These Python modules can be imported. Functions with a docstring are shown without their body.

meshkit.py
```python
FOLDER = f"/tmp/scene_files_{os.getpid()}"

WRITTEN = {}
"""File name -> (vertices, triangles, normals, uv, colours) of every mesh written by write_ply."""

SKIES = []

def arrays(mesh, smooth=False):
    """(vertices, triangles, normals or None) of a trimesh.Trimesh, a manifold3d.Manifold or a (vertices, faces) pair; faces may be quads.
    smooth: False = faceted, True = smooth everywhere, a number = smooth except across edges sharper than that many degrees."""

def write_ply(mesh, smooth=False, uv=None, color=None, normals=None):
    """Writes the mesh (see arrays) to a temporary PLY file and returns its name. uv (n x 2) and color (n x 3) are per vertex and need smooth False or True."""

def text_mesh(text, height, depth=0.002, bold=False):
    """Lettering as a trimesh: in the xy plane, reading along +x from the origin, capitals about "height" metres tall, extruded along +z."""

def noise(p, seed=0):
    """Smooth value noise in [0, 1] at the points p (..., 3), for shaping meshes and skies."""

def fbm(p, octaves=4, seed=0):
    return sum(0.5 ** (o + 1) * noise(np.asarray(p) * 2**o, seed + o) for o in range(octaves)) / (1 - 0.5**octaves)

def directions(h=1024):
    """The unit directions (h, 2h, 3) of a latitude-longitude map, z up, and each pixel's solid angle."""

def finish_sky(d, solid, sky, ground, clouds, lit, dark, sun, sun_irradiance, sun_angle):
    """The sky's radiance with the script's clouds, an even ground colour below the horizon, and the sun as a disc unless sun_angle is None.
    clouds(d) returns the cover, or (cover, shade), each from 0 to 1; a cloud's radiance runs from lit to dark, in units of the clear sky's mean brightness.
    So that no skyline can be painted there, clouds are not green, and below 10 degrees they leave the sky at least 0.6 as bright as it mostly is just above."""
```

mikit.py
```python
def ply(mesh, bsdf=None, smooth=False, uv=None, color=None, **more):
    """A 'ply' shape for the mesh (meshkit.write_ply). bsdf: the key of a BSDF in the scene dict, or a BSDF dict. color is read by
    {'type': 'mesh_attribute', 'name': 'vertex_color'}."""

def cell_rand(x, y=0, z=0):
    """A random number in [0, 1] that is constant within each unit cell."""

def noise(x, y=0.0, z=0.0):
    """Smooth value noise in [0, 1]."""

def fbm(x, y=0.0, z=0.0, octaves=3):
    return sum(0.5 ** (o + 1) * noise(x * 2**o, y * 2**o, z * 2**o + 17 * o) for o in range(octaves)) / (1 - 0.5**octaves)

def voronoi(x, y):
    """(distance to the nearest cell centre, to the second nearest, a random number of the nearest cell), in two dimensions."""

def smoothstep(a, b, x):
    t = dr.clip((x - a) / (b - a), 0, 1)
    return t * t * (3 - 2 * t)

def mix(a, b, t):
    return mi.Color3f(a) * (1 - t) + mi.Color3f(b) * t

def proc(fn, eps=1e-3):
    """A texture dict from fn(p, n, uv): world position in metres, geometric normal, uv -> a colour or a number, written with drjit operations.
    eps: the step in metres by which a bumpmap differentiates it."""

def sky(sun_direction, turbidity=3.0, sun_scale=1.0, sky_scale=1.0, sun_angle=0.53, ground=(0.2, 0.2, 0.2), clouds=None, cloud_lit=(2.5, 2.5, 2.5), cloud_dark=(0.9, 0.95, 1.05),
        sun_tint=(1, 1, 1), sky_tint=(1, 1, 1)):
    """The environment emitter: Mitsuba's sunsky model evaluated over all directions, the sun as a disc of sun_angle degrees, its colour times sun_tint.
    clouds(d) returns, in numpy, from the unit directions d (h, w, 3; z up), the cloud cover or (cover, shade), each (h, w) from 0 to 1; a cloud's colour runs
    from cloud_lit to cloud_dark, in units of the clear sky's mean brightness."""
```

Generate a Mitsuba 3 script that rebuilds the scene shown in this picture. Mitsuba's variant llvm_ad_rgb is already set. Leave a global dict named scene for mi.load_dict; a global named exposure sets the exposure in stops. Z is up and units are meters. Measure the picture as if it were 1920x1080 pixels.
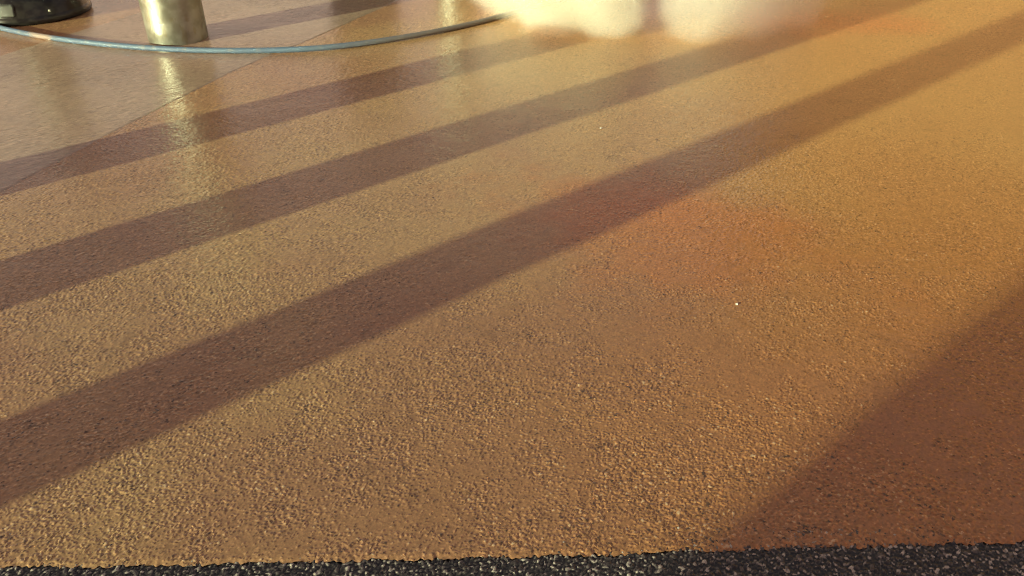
import math
import numpy as np
import trimesh
import drjit as dr
import mitsuba as mi
import mikit
import meshkit
from scipy.spatial import cKDTree
from mikit import proc, noise, fbm, smoothstep, mix, cell_rand, voronoi

T = mi.ScalarTransform4f
scene, labels = {}, {}

# ------------------------------------------------------------------ camera, sky, exposure
CAM_H, PITCH, FOV = 1.1, math.radians(33.2), 65.24
scene['camera'] = {'type': 'perspective', 'fov': FOV, 'fov_axis': 'x', 'near_clip': 0.02, 'far_clip': 2000.0,
                   'to_world': T().look_at(origin=[0, 0, CAM_H], target=[0, math.cos(PITCH), CAM_H - math.sin(PITCH)], up=[0, 0, 1])}
SUN_AZ, SUN_EL = math.radians(49.7), math.radians(11.0)
SH = np.array([math.sin(SUN_AZ), math.cos(SUN_AZ)])          # the way shadows run on the ground
SN = np.array([SH[1], -SH[0]])                               # across the shadows
SUN = (-SH[0] * math.cos(SUN_EL), -SH[1] * math.cos(SUN_EL), math.sin(SUN_EL))
scene['sky'] = mikit.sky(SUN, turbidity=3, sun_scale=1.0, sky_scale=1.0, sun_tint=(0.72, 1.35, 2.2), sky_tint=(1.85, 1.0, 0.68), sun_angle=0.6)
exposure = 3.3


# ------------------------------------------------------------------ helpers
def structure(key, label, kind='structure'):
    labels[key] = {'label': label, 'kind': kind}


def thing(key, label, cat, group=None):
    labels[key] = {'label': label, 'category': cat}
    if group:
        labels[key]['group'] = group


def lathe(profile, n=64, at=(0, 0, 0)):
    m = trimesh.creation.revolve(np.array(profile, float), sections=n)
    m.apply_translation(at)
    return m


def tube(points, radius, sides=20):
    p = np.asarray(points, float)
    t = np.gradient(p, axis=0)
    t /= np.linalg.norm(t, axis=1, keepdims=True)
    a = np.cross(t, [0, 0, 1.0])
    a /= np.linalg.norm(a, axis=1, keepdims=True)
    b = np.cross(t, a)
    r = np.broadcast_to(radius, (len(p),))[:, None, None]
    ang = np.arange(sides) * 2 * np.pi / sides
    v = p[:, None] + r * (np.cos(ang)[None, :, None] * a[:, None] + np.sin(ang)[None, :, None] * b[:, None])
    i, j = np.meshgrid(np.arange(len(p) - 1), np.arange(sides), indexing='ij')
    q = np.stack([i * sides + j, i * sides + (j + 1) % sides, (i + 1) * sides + (j + 1) % sides, (i + 1) * sides + j], -1).reshape(-1, 4)
    m = trimesh.Trimesh(v.reshape(-1, 3), np.vstack([q[:, [0, 1, 2]], q[:, [0, 2, 3]]]), process=False)
    m.fix_normals()
    return m


def box(sx, sy, sz, at, rz=0.0):
    m = trimesh.creation.box((sx, sy, sz))
    m.apply_transform(trimesh.transformations.rotation_matrix(rz, [0, 0, 1]))
    m.apply_translation(at)
    return m


# ------------------------------------------------------------------ materials
def wet(x, y):
    return fbm(x * 0.9 + 3.1, y * 0.9 - 7.0, 0.0, 3)


def pave_colour(p, n, uv):
    """Brown-red coloured coating; uv.x = tint of the chip at this vertex, uv.y = how far the chip stands out of the binder."""
    x, y = p.x, p.y
    big = fbm(x * 0.8 + 11.0, y * 0.8 + 4.0, 0.0, 3)
    mid = fbm(x * 4.0, y * 4.0, 2.0, 3)
    c = mix((0.31, 0.158, 0.082), (0.365, 0.212, 0.099), smoothstep(0.35, 0.65, big * 0.7 + mid * 0.3))
    # ochre tone with glare to the right and red-orange lens glow, painted into colour
    c = mix(c, mix((0.36, 0.122, 0.026), (0.44, 0.222, 0.072), smoothstep(1.1, 2.8, y + (big - 0.5))), smoothstep(-0.5, 1.3, x + (mid - 0.5) * 0.5) * 0.80)
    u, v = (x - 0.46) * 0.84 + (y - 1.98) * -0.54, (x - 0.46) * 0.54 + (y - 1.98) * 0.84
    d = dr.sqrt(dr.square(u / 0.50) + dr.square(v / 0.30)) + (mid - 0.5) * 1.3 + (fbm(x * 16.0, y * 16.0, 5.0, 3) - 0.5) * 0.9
    c = mix(c, (0.42, 0.140, 0.040), (1 - smoothstep(0.0, 1.5, d)) * 0.62)  # soft glow put into the coating colour
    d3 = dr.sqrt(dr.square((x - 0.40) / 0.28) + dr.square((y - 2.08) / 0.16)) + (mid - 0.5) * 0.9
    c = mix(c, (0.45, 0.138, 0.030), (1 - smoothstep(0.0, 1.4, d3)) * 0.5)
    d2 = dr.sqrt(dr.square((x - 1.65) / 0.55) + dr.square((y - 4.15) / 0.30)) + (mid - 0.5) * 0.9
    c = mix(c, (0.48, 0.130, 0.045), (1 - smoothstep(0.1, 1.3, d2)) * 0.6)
    smudge = smoothstep(0.69, 0.82, fbm(x * 17.0 + 40.0, y * 17.0, 9.0, 4))
    c = c * (1 - 0.12 * smudge)
    fine = noise(x * 330.0, y * 330.0, 1.0)
    c = c * (0.55 + 0.8 * uv.x) * (0.88 + 0.24 * fine)
    c = mix(c, (0.085, 0.046, 0.028), 1 - smoothstep(0.04, 0.12, uv.x))
    return mix(c, (0.50, 0.36, 0.22), smoothstep(0.87, 0.96, uv.x) * 0.7)


def pave_rough(p, n, uv):
    return 0.13 + 0.20 * wet(p.x, p.y)


def path_colour(p, n, uv):
    x, y = p.x, p.y
    mid = fbm(x * 3.0 + 5.0, y * 3.0, 0.0, 3)
    c = mix((0.260, 0.172, 0.118), (0.325, 0.218, 0.150), smoothstep(0.3, 0.7, mid))
    c = mix(c, (0.33, 0.205, 0.145), smoothstep(0.4, 0.7, fbm(x * 1.3, y * 1.3, 4.0, 3)) * 0.7)
    return c * (0.62 + 0.66 * uv.x) * (0.93 + 0.14 * noise(x * 300.0, y * 300.0, 1.0))


def tar_colour(p, n, uv):
    """uv.x = chip tint, uv.y = chip mask: pale and grey chips in black binder."""
    t = uv.x
    chip = mix((0.028, 0.020, 0.021), (0.080, 0.063, 0.060), smoothstep(0.2, 0.6, t))
    chip = mix(chip, (0.37, 0.31, 0.27), smoothstep(0.58, 0.92, t))
    return mix((0.017, 0.013, 0.013), chip, smoothstep(0.25, 0.6, uv.y))


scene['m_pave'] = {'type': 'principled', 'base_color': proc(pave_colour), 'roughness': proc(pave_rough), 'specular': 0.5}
scene['m_path'] = {'type': 'principled', 'base_color': proc(path_colour), 'roughness': 0.27, 'specular': 0.5}
scene['m_tar'] = {'type': 'principled', 'base_color': proc(tar_colour), 'roughness': 0.38, 'specular': 0.5}


def tar_flat_colour(p, n, uv):
    d1, d2, t = voronoi(p.x * 190.0, p.y * 190.0)
    chip = mix((0.028, 0.020, 0.021), (0.30, 0.25, 0.22), smoothstep(0.55, 0.95, t))
    return mix((0.017, 0.013, 0.013), chip, smoothstep(0.05, 0.25, d2 - d1))


scene['m_tar_flat'] = {'type': 'principled', 'base_color': proc(tar_flat_colour), 'roughness': 0.5, 'specular': 0.5}


def steel_mottle(p):
    return fbm(p.x * 26.0, p.y * 26.0, p.z * 22.0, 4)


def steel_colour(p, n, uv):
    m = steel_mottle(p)
    c = mix((0.25, 0.240, 0.195), (0.34, 0.328, 0.275), smoothstep(0.3, 0.7, m))
    drip = smoothstep(0.60, 0.72, fbm(p.x * 50.0, p.y * 50.0, p.z * 16.0, 3))
    return mix(c, (0.24, 0.19, 0.09), drip * 0.35)


def steel_rough(p, n, uv):
    return 0.32 + 0.22 * steel_mottle(p)


scene['m_steel'] = {'type': 'principled', 'base_color': proc(steel_colour), 'roughness': proc(steel_rough), 'metallic': 0.8, 'specular': 0.5}


def hose_colour(p, n, uv):
    c = mix((0.068, 0.104, 0.168), (0.086, 0.128, 0.182), fbm(p.x * 9.0, p.y * 9.0, 0.0, 3))
    c = mix(c, (0.15, 0.13, 0.12), smoothstep(-1.05, -0.35, p.x))                              # muddy towards the steam
    d = dr.abs(p.x + 2.24) + (fbm(p.x * 60.0, p.y * 60.0, p.z * 60.0, 3) - 0.5) * 0.12
    c = mix(c, (0.27, 0.19, 0.15), (1 - smoothstep(0.03, 0.10, d)) * 0.8)                        # dried splash
    grime = smoothstep(0.55, 0.8, fbm(p.x * 40.0, p.y * 40.0, p.z * 40.0, 3))
    return mix(c, (0.20, 0.17, 0.14), grime * 0.5)


scene['m_hose'] = {'type': 'principled', 'base_color': proc(hose_colour), 'roughness': 0.6, 'specular': 0.4}


def rubber_colour(p, n, uv):
    dust = smoothstep(0.40, 0.75, fbm(p.x * 30.0, p.y * 30.0, p.z * 30.0, 4))
    return mix((0.010, 0.008, 0.009), (0.026, 0.023, 0.020), dust)


scene['m_rubber'] = {'type': 'principled', 'base_color': proc(rubber_colour), 'roughness': 0.30, 'specular': 0.35}
scene['m_pad'] = {'type': 'principled', 'base_color': {'type': 'rgb', 'value': [0.05, 0.05, 0.042]}, 'roughness': 0.55, 'specular': 0.5}
scene['m_dark_paint'] = {'type': 'principled', 'base_color': {'type': 'rgb', 'value': [0.035, 0.032, 0.026]}, 'roughness': 0.4, 'specular': 0.5}


def wall_colour(p, n, uv):
    return mix((0.24, 0.14, 0.08), (0.30, 0.18, 0.10), fbm(p.x * 0.7, p.y * 0.7, p.z * 0.7, 4))


scene['m_wall'] = {'type': 'principled', 'base_color': proc(wall_colour), 'roughness': 0.8, 'specular': 0.3}
scene['m_added_facade'] = {'type': 'principled', 'base_color': {'type': 'rgb', 'value': [0.22, 0.115, 0.055]}, 'roughness': 0.8, 'specular': 0.3}
scene['m_window'] = {'type': 'principled', 'base_color': {'type': 'rgb', 'value': [0.03, 0.035, 0.04]}, 'roughness': 0.1, 'specular': 0.6}
scene['m_chip'] = {'type': 'principled', 'base_color': {'type': 'rgb', 'value': [0.55, 0.51, 0.45]}, 'roughness': 0.4, 'specular': 0.5}


# ------------------------------------------------------------------ the paved surfaces
class Chips:
    """A bed of angular stone chips: nearest-chip lookup of height, tint and mask."""

    def __init__(self, x0, x1, y0, y1, pitch, seed, big=1.0):
        r = np.random.default_rng(seed)
        nx, ny = int((x1 - x0) / pitch), int((y1 - y0) / pitch)
        gx, gy = np.meshgrid(np.arange(nx), np.arange(ny), indexing='ij')
        self.c = np.stack([x0 + (gx + r.random(gx.shape)) * pitch, y0 + (gy + r.random(gx.shape)) * pitch], -1).reshape(-1, 2)
        n = len(self.c)
        self.a = pitch * big * r.uniform(0.45, 1.0, n)
        self.b = self.a * r.uniform(0.5, 1.0, n)
        th = r.uniform(0, np.pi, n)
        self.ct, self.st = np.cos(th), np.sin(th)
        self.h = r.uniform(0.35, 1.0, n) ** 1.3
        self.slope = r.normal(0, 0.42, (n, 2))
        self.tint = r.random(n)
        self.tree = cKDTree(self.c)

    def at(self, p, k=4):
        _, idx = self.tree.query(p, k=k, workers=-1)
        best, tint = np.zeros(len(p)), np.full(len(p), 0.5)
        for j in range(k):
            i = idx[:, j]
            d = p - self.c[i]
            u, v = (d[:, 0] * self.ct[i] + d[:, 1] * self.st[i]) / self.a[i], (-d[:, 0] * self.st[i] + d[:, 1] * self.ct[i]) / self.b[i]
            q = u * u + v * v
            hgt = self.h[i] * np.clip(1 - q, 0, 1) ** 0.36 * (1 + self.slope[i, 0] * u + self.slope[i, 1] * v)
            m = hgt > best
            best[m], tint[m] = hgt[m], self.tint[i][m]
        return best, tint


def fb(p, s, octaves, seed):
    return meshkit.fbm(np.column_stack([p * s, np.zeros(len(p))]), octaves, seed)


def grid_faces(nu, nv, off):
    i, j = np.meshgrid(np.arange(nu - 1), np.arange(nv - 1), indexing='ij')
    a = i * nv + j
    q = np.stack([a, a + nv, a + nv + 1, a + 1], -1).reshape(-1, 4) + off
    return np.vstack([q[:, [0, 1, 2]], q[:, [0, 2, 3]]])


def strip_edge(x):                                            # where the coating ends and the bare tarmac begins
    return np.interp(x, [-3, -0.84, 0.0, 0.33, 0.86, 3], [0.80, 0.842, 0.862, 0.876, 0.892, 0.93])


main_chips = Chips(-3.4, 3.9, 0.7, 5.4, 0.0045, 1)
RELIEF = 0.0017


def pave_height(p):
    h, tint = main_chips.at(p)
    lo = fb(p, 2.2, 3, 5)
    hi = fb(p, 17.0, 3, 8)
    level = np.clip(0.32 + 0.9 * (lo - 0.5) + 1.0 * (hi - 0.5), 0.08, 0.75)      # how deep the binder drowns the chips
    ramp = np.clip((p[:, 0] + 0.3) / 1.0, 0, 1) * np.clip((p[:, 1] - 1.1) / 0.6, 0, 1)   # smoother on the far right
    level = np.minimum(level + 0.12 * ramp + 0.16 * np.clip((p[:, 1] - 2.1) / 0.8, 0, 1), 0.9)
    out = np.clip((h - level) / 0.25, 0, 1)
    h = np.maximum(h, level) + 0.05 * out
    z = RELIEF * h + 0.0006 * (fb(p, 60.0, 2, 3) - 0.5) + 0.004 * (lo - 0.5)
    return z, 0.5 + (tint - 0.5) * (0.3 + 0.7 * out), out


verts, faces, uvs, off = [], [], [], 0
for x0, x1, y0, y1, s, sy in ((-1.15, 1.20, 0.78, 1.25, 0.0018, 0.0018), (-1.35, 1.55, 1.248, 1.75, 0.0022, 0.0023), (-1.95, 2.15, 1.747, 2.90, 0.0034, 0.0036), (-2.5, 2.75, 2.896, 3.90, 0.0048, 0.0060), (-3.3, 3.8, 3.894, 5.3, 0.0065, 0.0100)):
    xs = np.arange(x0, x1, s)
    w = np.linspace(0, 1, int((y1 - y0) / sy))
    X = np.repeat(xs[:, None], len(w), 1)
    if y0 < 0.8:
        e = strip_edge(xs) + 0.010 * (meshkit.fbm(np.column_stack([xs * 22, xs * 0, xs * 0]), 4, 2) - 0.5) + 0.007 * (meshkit.noise(np.column_stack([xs * 160, xs * 0, xs * 0]), 6) - 0.5)
        Y = e[:, None] + (y1 - e)[:, None] * w[None]
    else:
        Y = np.repeat((y0 + (y1 - y0) * w)[None], len(xs), 0)
    p = np.column_stack([X.ravel(), Y.ravel()])
    z, tint, out = pave_height(p)
    z = z.reshape(X.shape) + 0.004
    if y0 < 0.8:
        z -= 0.0014 * np.clip(1 - (Y - e[:, None]) / 0.009, 0, 1)      # the coating thins out over the tarmac
    verts.append(np.column_stack([p, z.ravel()]))
    uvs.append(np.column_stack([tint, out]))
    faces.append(grid_faces(*X.shape, off))
    off += len(p)
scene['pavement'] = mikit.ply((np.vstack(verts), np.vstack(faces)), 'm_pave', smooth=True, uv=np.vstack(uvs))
structure('pavement', 'wet brown red coated pavement with rough stone chip texture')

# the paler, smoother strip crossing the far left corner
path_chips = Chips(-3.6, 0.4, 0.9, 6.6, 0.0075, 4)
ys = np.arange(1.0, 6.4, 0.008)
xr = np.interp(ys, [1.0, 2.2, 2.66, 3.33, 3.63, 3.76, 4.36, 6.4], [-1.92, -1.56, -1.43, -1.20, -1.07, -0.99, -0.72, 0.16])
xl = -2.30 + (ys - 3.58) * 0.445
w = np.linspace(0, 1, 150)
X, Y = xl[:, None] + (xr - xl)[:, None] * w[None], np.repeat(ys[:, None], 150, 1)
p = np.column_stack([X.ravel(), Y.ravel()])
h, tint = path_chips.at(p)
level = np.clip(0.50 + 1.3 * (fb(p, 3.0, 3, 12) - 0.5) + 1.0 * (fb(p, 17.0, 3, 8) - 0.5), 0.2, 1.0)
out = np.clip((h - level) / 0.25, 0, 1)
z = (0.0019 * np.maximum(h, level) + 0.0008 * (fb(p, 60.0, 2, 3) - 0.5) + 0.004 * (fb(p, 2.2, 3, 5) - 0.5)).reshape(X.shape) + 0.0050
z[0] = z[-1] = 0.002
z[:, 0] -= 0.002
z[:, -1] -= 0.002
scene['path'] = mikit.ply((np.column_stack([p, z.ravel()]), grid_faces(*X.shape, 0)[:, ::-1]), 'm_path', smooth=True, uv=np.column_stack([0.5 + (tint - 0.5) * (0.3 + 0.7 * out), out]))
structure('path', 'paler smoother strip of wet coating crossing the upper left corner')

# bare tarmac along the near edge
tar_chips = Chips(-1.3, 1.3, 0.6, 1.0, 0.0050, 9, big=0.9)
xs, ys = np.arange(-1.25, 1.25, 0.0019), np.arange(0.70, 0.925, 0.0019)
X, Y = np.meshgrid(xs, ys, indexing='ij')
p = np.column_stack([X.ravel(), Y.ravel()])
h, tint = tar_chips.at(p)
scene['road'] = mikit.ply((np.column_stack([p, 0.0032 * h + 0.0014]), grid_faces(*X.shape, 0)), 'm_tar', smooth=True, uv=np.column_stack([tint, h]))
structure('road', 'black tarmac with pale stone chips along the near edge')

# the same two surfaces carried on beyond the picture
scene['ground'] = {'type': 'rectangle', 'to_world': T().translate([0, 0, 0.0004]).scale([400, 400, 1]), 'bsdf': {'type': 'ref', 'id': 'm_tar_flat'}}
structure('ground', 'open tarmac ground beyond the picture')
xs = np.r_[-400, -3, np.linspace(-1.2, 1.2, 49), 3, 400]
e = strip_edge(xs) + 0.018
scene['pavement_surround'] = mikit.ply((np.column_stack([np.repeat(xs, 2), np.column_stack([e, np.full(len(xs), 400.0)]).ravel(), np.full(2 * len(xs), 0.0020)]), grid_faces(len(xs), 2, 0)), 'm_pave', uv=np.tile([0.5, 0.0], (2 * len(xs), 1)))
structure('pavement_surround', 'the coated pavement carried on beyond the picture')


# ------------------------------------------------------------------ bollards
def steel_bollard(key, x, y, height, r, label, group):
    prof = [(0, 0), (r * 0.985, 0), (r, 0.006), (r, 0.098), (r - 0.0012, 0.101), (r - 0.0012, 0.104), (r, 0.107), (r, height - 0.07)]
    shaft = lathe(prof + [(0, height - 0.07)], 96, (x, y, 0.004))
    cap = lathe([(0, height - 0.0699), (r + 0.004, height - 0.0699), (r + 0.004, height - 0.03), (r - 0.02, height - 0.006), (r * 0.5, height), (0, height)], 96, (x, y, 0.004))
    scene[key + '__shaft'] = mikit.ply(shaft, 'm_steel', smooth=35)
    scene[key + '__cap'] = mikit.ply(cap, 'm_steel', smooth=35)
    thing(key, label, 'bollard', group)


steel_bollard('bollard', -1.595, 3.86, 0.92, 0.136, 'thick dull yellowish steel bollard with bright sunlit left side, standing behind the blue hose', None)
steel_bollard('bollard_001', -0.37, 5.60, 1.10, 0.14, 'second steel bollard seen only as a bright streak mirrored in the wet pavement', None)
# the row out of the frame to the left, whose long shadows cross the pavement
for k, (n, back, r) in enumerate(((-1.443, 2.6, 0.125), (-2.123, 1.6, 0.13), (-2.80, 1.0, 0.135))):
    left = {0: -0.9, 1: -1.16, 2: -1.6}[k]
    # the point on this shadow's middle line that lies "back" metres before the picture's left edge
    s0 = (left - n * SN[0]) / SH[0]
    q = n * SN + (s0 - back) * SH
    which = ('nearest', 'second', 'third')[k]
    steel_bollard('tall_post' if k == 0 else f'tall_post_{k:03d}', q[0], q[1], (2.0, 1.5, 0.70)[k], r, f'round steel post left of the picture casting the {which} long shadow', 'tall posts left of the picture')

# dark post on a black domed base, upper left corner
bx, by = -2.53, 4.33
key = 'dark_post'
base_prof = np.array([(0.284, 0), (0.290, 0.010), (0.288, 0.026), (0.282, 0.034), (0.279, 0.040), (0.274, 0.064), (0.262, 0.092), (0.240, 0.120), (0.205, 0.146), (0.16, 0.162), (0.118, 0.168)])
base = lathe([(0, 0), *base_prof.tolist(), (0, 0.168)], 128, (bx, by, 0.007))
scene[key + '__base'] = mikit.ply(base, 'm_rubber', smooth=40)
scene[key + '__column'] = mikit.ply(lathe([(0, 0.1), (0.115, 0.1), (0.115, 0.80), (0.10, 0.83), (0, 0.835)], 64, (bx, by, 0.007)), 'm_dark_paint', smooth=35)
for i, a in enumerate((-84, -116, -148)):
    u, zz = np.linspace(-0.040, 0.040, 17), np.linspace(0.040, 0.104, 13)
    rr = np.interp(zz, base_prof[:, 1], base_prof[:, 0])
    U, K = np.meshgrid(u, np.arange(13), indexing='ij')
    d = np.maximum(np.abs(U) / 0.040, np.abs(K - 6) / 6.0) ** 1.0
    corner_r = (np.abs(U) / 0.040) ** 6 + (np.abs(K - 6) / 6.0) ** 6
    R = rr[K] + np.where(corner_r < 0.55, 0.006, np.where(corner_r < 1.0, -0.006, -0.012))
    ang = math.radians(a) + U / 0.27
    v = np.stack([bx + R * np.cos(ang), by + R * np.sin(ang), zz[K] + 0.007], -1).reshape(-1, 3)
    scene[key + '__pad' + (f'_{i:03d}' if i else '')] = mikit.ply((v, grid_faces(17, 13, 0)), 'm_pad', smooth=True)
bead = trimesh.creation.icosphere(2, 0.006)
bead.apply_translation((bx + 0.276 * math.cos(math.radians(-44)), by + 0.276 * math.sin(math.radians(-44)), 0.062))
scene[key + '__glint_bead'] = mikit.ply(bead, 'm_chip', smooth=True)  # pale bead added to stand in for a bright glint on the rubber
thing(key, 'dark post on a glossy black domed rubber base in the upper left corner', 'bollard')

# dark cabinet beyond the frame, seen mirrored in the wet paving
ck = 'cabinet'
scene[ck + '__body'] = mikit.ply(box(0.42, 0.36, 0.98, (-0.98, 5.55, 0.50), 0.1), 'm_dark_paint')
scene[ck + '__lid'] = mikit.ply(box(0.46, 0.40, 0.04, (-0.98, 5.55, 1.012), 0.1), 'm_dark_paint')
thing(ck, 'dark cabinet seen only as a dim brown reflection left of the bright streak', 'cabinet')

# ------------------------------------------------------------------ hose
hp = np.array([[-4.2, 5.3], [-3.4, 4.75], [-2.85, 4.27], [-2.55, 4.05], [-2.33, 3.93], [-2.13, 3.84], [-1.9, 3.76], [-1.58, 3.69], [-1.18, 3.675], [-0.89, 3.71], [-0.66, 3.80], [-0.42, 3.95], [-0.27, 4.07], [-0.1, 4.23], [0.15, 4.50], [0.5, 4.8], [1.0, 5.1], [1.6, 5.25]])
from scipy.interpolate import CubicSpline
s = np.r_[0, np.cumsum(np.linalg.norm(np.diff(hp, axis=0), axis=1))]
ss = np.linspace(0, s[-1], 420)
hx = CubicSpline(s, hp)(ss) * 0.984
hz = np.full(len(ss), 0.0125 + 0.0065) + 0.0015 * np.sin(ss * 5.0)
scene['hose'] = mikit.ply(tube(np.column_stack([hx, hz]), 0.0125, 24), 'm_hose', smooth=True)
thing('hose', 'pale blue water hose curving over the wet pavement into the steam', 'hose')


# ------------------------------------------------------------------ loose pale chips
def chip(key, x, y, size, seed, label):
    r = np.random.default_rng(seed)
    m = trimesh.creation.icosphere(1, 1.0)
    m.vertices *= (1 + r.uniform(-0.25, 0.25, len(m.vertices)))[:, None] * np.array([1.3, 0.9, 0.7]) * size
    m.apply_transform(trimesh.transformations.rotation_matrix(r.uniform(0, 6), [0, 0, 1]))
    m.apply_translation((x, y, 0.0055 + size * 0.4))
    scene[key] = mikit.ply(m, 'm_chip')
    thing(key, label, 'pebble')


chip('pebble', 0.320, 2.72, 0.0038, 1, 'tiny white pebble between the two long shadows right of the centre')
chip('pebble_001', 0.545, 1.60, 0.0031, 2, 'tiny white pebble on the orange patch, nearer than the middle shadow')

# ------------------------------------------------------------------ buildings outside the frame: the one behind throws the near right shadow, the one ahead is added to warm the reflections
def building(key, cx, cy, sx, sy, hgt, rz, label, bsdf='m_wall'):
    scene[key + '__wall'] = mikit.ply(box(sx, sy, hgt, (cx, cy, hgt / 2 - 0.01), rz), bsdf)
    scene[key + '__roof'] = mikit.ply(box(sx + 0.4, sy + 0.4, 0.25, (cx, cy, hgt + 0.115), rz), 'm_window')
    thing(key, label, 'building')


n0 = -0.468
corner = n0 * SN + (-4.5) * SH
half = 4.0
c = corner + half * SN - 3.0 * SH
rz = math.atan2(SN[1], SN[0])
building('building', c[0], c[1], 2 * half, 6.0, 12.0, rz, 'rendered building behind the camera that shades the near right corner')

building('building_001', 13.5, 15.0, 16.0, 6.0, 9.0, math.radians(-28), 'added unseen brown building ahead on the right, warming the wet pavement reflections', 'm_added_facade')  # unseen, added to hide blue sky and reflect warm light

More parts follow.
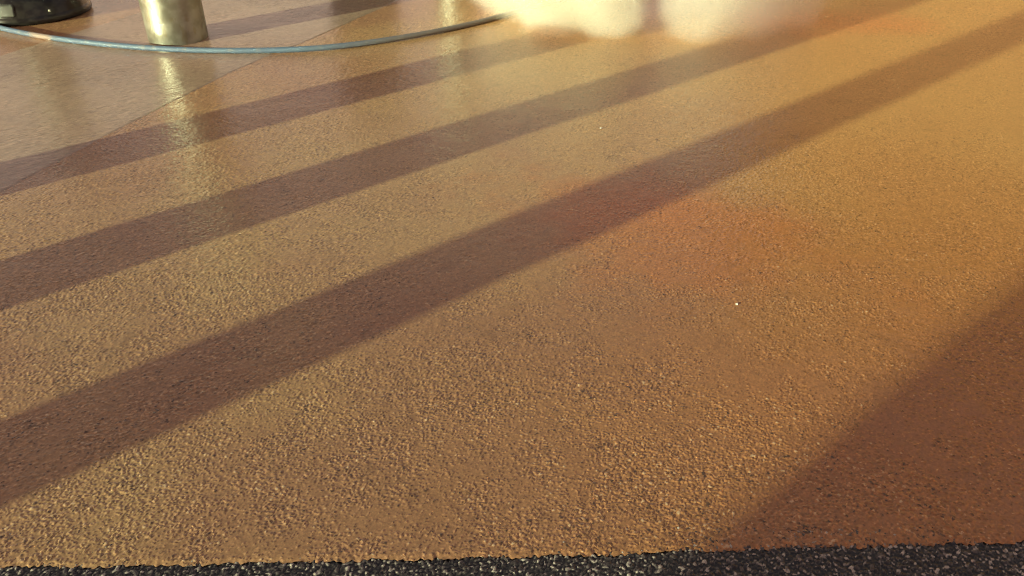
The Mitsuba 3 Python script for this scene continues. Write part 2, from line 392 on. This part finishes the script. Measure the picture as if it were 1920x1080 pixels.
# ------------------------------------------------------------------ steam
N = (120, 90, 64)
lo_, hi_ = np.array([-0.6, 3.3, 0.0]), np.array([2.9, 6.0, 1.7])
gz, gy, gx = np.meshgrid(*[lo_[k] + (np.arange(N[k]) + 0.5) / N[k] * (hi_[k] - lo_[k]) for k in (2, 1, 0)], indexing='ij')
P = np.stack([gx, gy, gz], -1)
warp = np.stack([meshkit.fbm(P * 3.0 + 10 * k, 3, 20 + k) - 0.5 for k in range(3)], -1)
Pw = P + 0.20 * warp
puff = 0.60 * (meshkit.fbm(P * 5.5, 4, 40) - 0.5)
dens = np.zeros(P.shape[:-1])
for cx, cy, cz, r, d in ((0.05, 4.28, 0.20, 0.30, 0.8), (0.22, 4.08, 0.12, 0.28, 1.0), (0.42, 4.00, 0.12, 0.24, 1.2), (0.42, 4.35, 0.26, 0.36, 1.0), (0.10, 4.55, 0.26, 0.28, 1.0), (0.62, 4.30, 0.22, 0.20, 0.9),
                         (0.88, 3.90, 0.07, 0.20, 0.45), (1.08, 4.02, 0.14, 0.27, 0.42), (1.30, 4.15, 0.16, 0.27, 0.30), (1.00, 4.35, 0.30, 0.34, 0.45)):
    q = np.linalg.norm((Pw - [cx, cy, cz]) / r, axis=-1)
    dens = np.maximum(dens, d * np.clip((1.08 - q + puff) / 0.36, 0, 1) ** 1.2)
edge = np.min(np.concatenate([(P - lo_) / 0.15, (hi_ - P)[..., :2] / 0.15, (hi_ - P)[..., 2:] / 0.3], -1)[..., [0, 1, 3, 4, 5]], -1)
dens *= np.clip(edge, 0, 1)
size = hi_ - lo_
scene['steam_medium'] = {'type': 'heterogeneous', 'albedo': {'type': 'constvolume', 'value': {'type': 'rgb', 'value': [0.945, 0.91, 0.84]}},
                         'sigma_t': {'type': 'gridvolume', 'grid': mi.VolumeGrid(dens[..., None].astype(np.float32)), 'filter_type': 'trilinear',
                                     'to_world': T().translate(list(lo_ + [0, 0, 0.012])).scale(list(size))}, 'scale': 7.5}
scene['steam'] = {'type': 'cube', 'to_world': T().translate(list((lo_ + hi_) / 2 + [0, 0, 0.012])).scale(list(size / 2)),
                  'bsdf': {'type': 'null'}, 'interior': {'type': 'ref', 'id': 'steam_medium'}}
labels['steam'] = {'label': 'billowing cream white cloud of steam over the pavement at the top edge', 'category': 'steam', 'kind': 'stuff'}
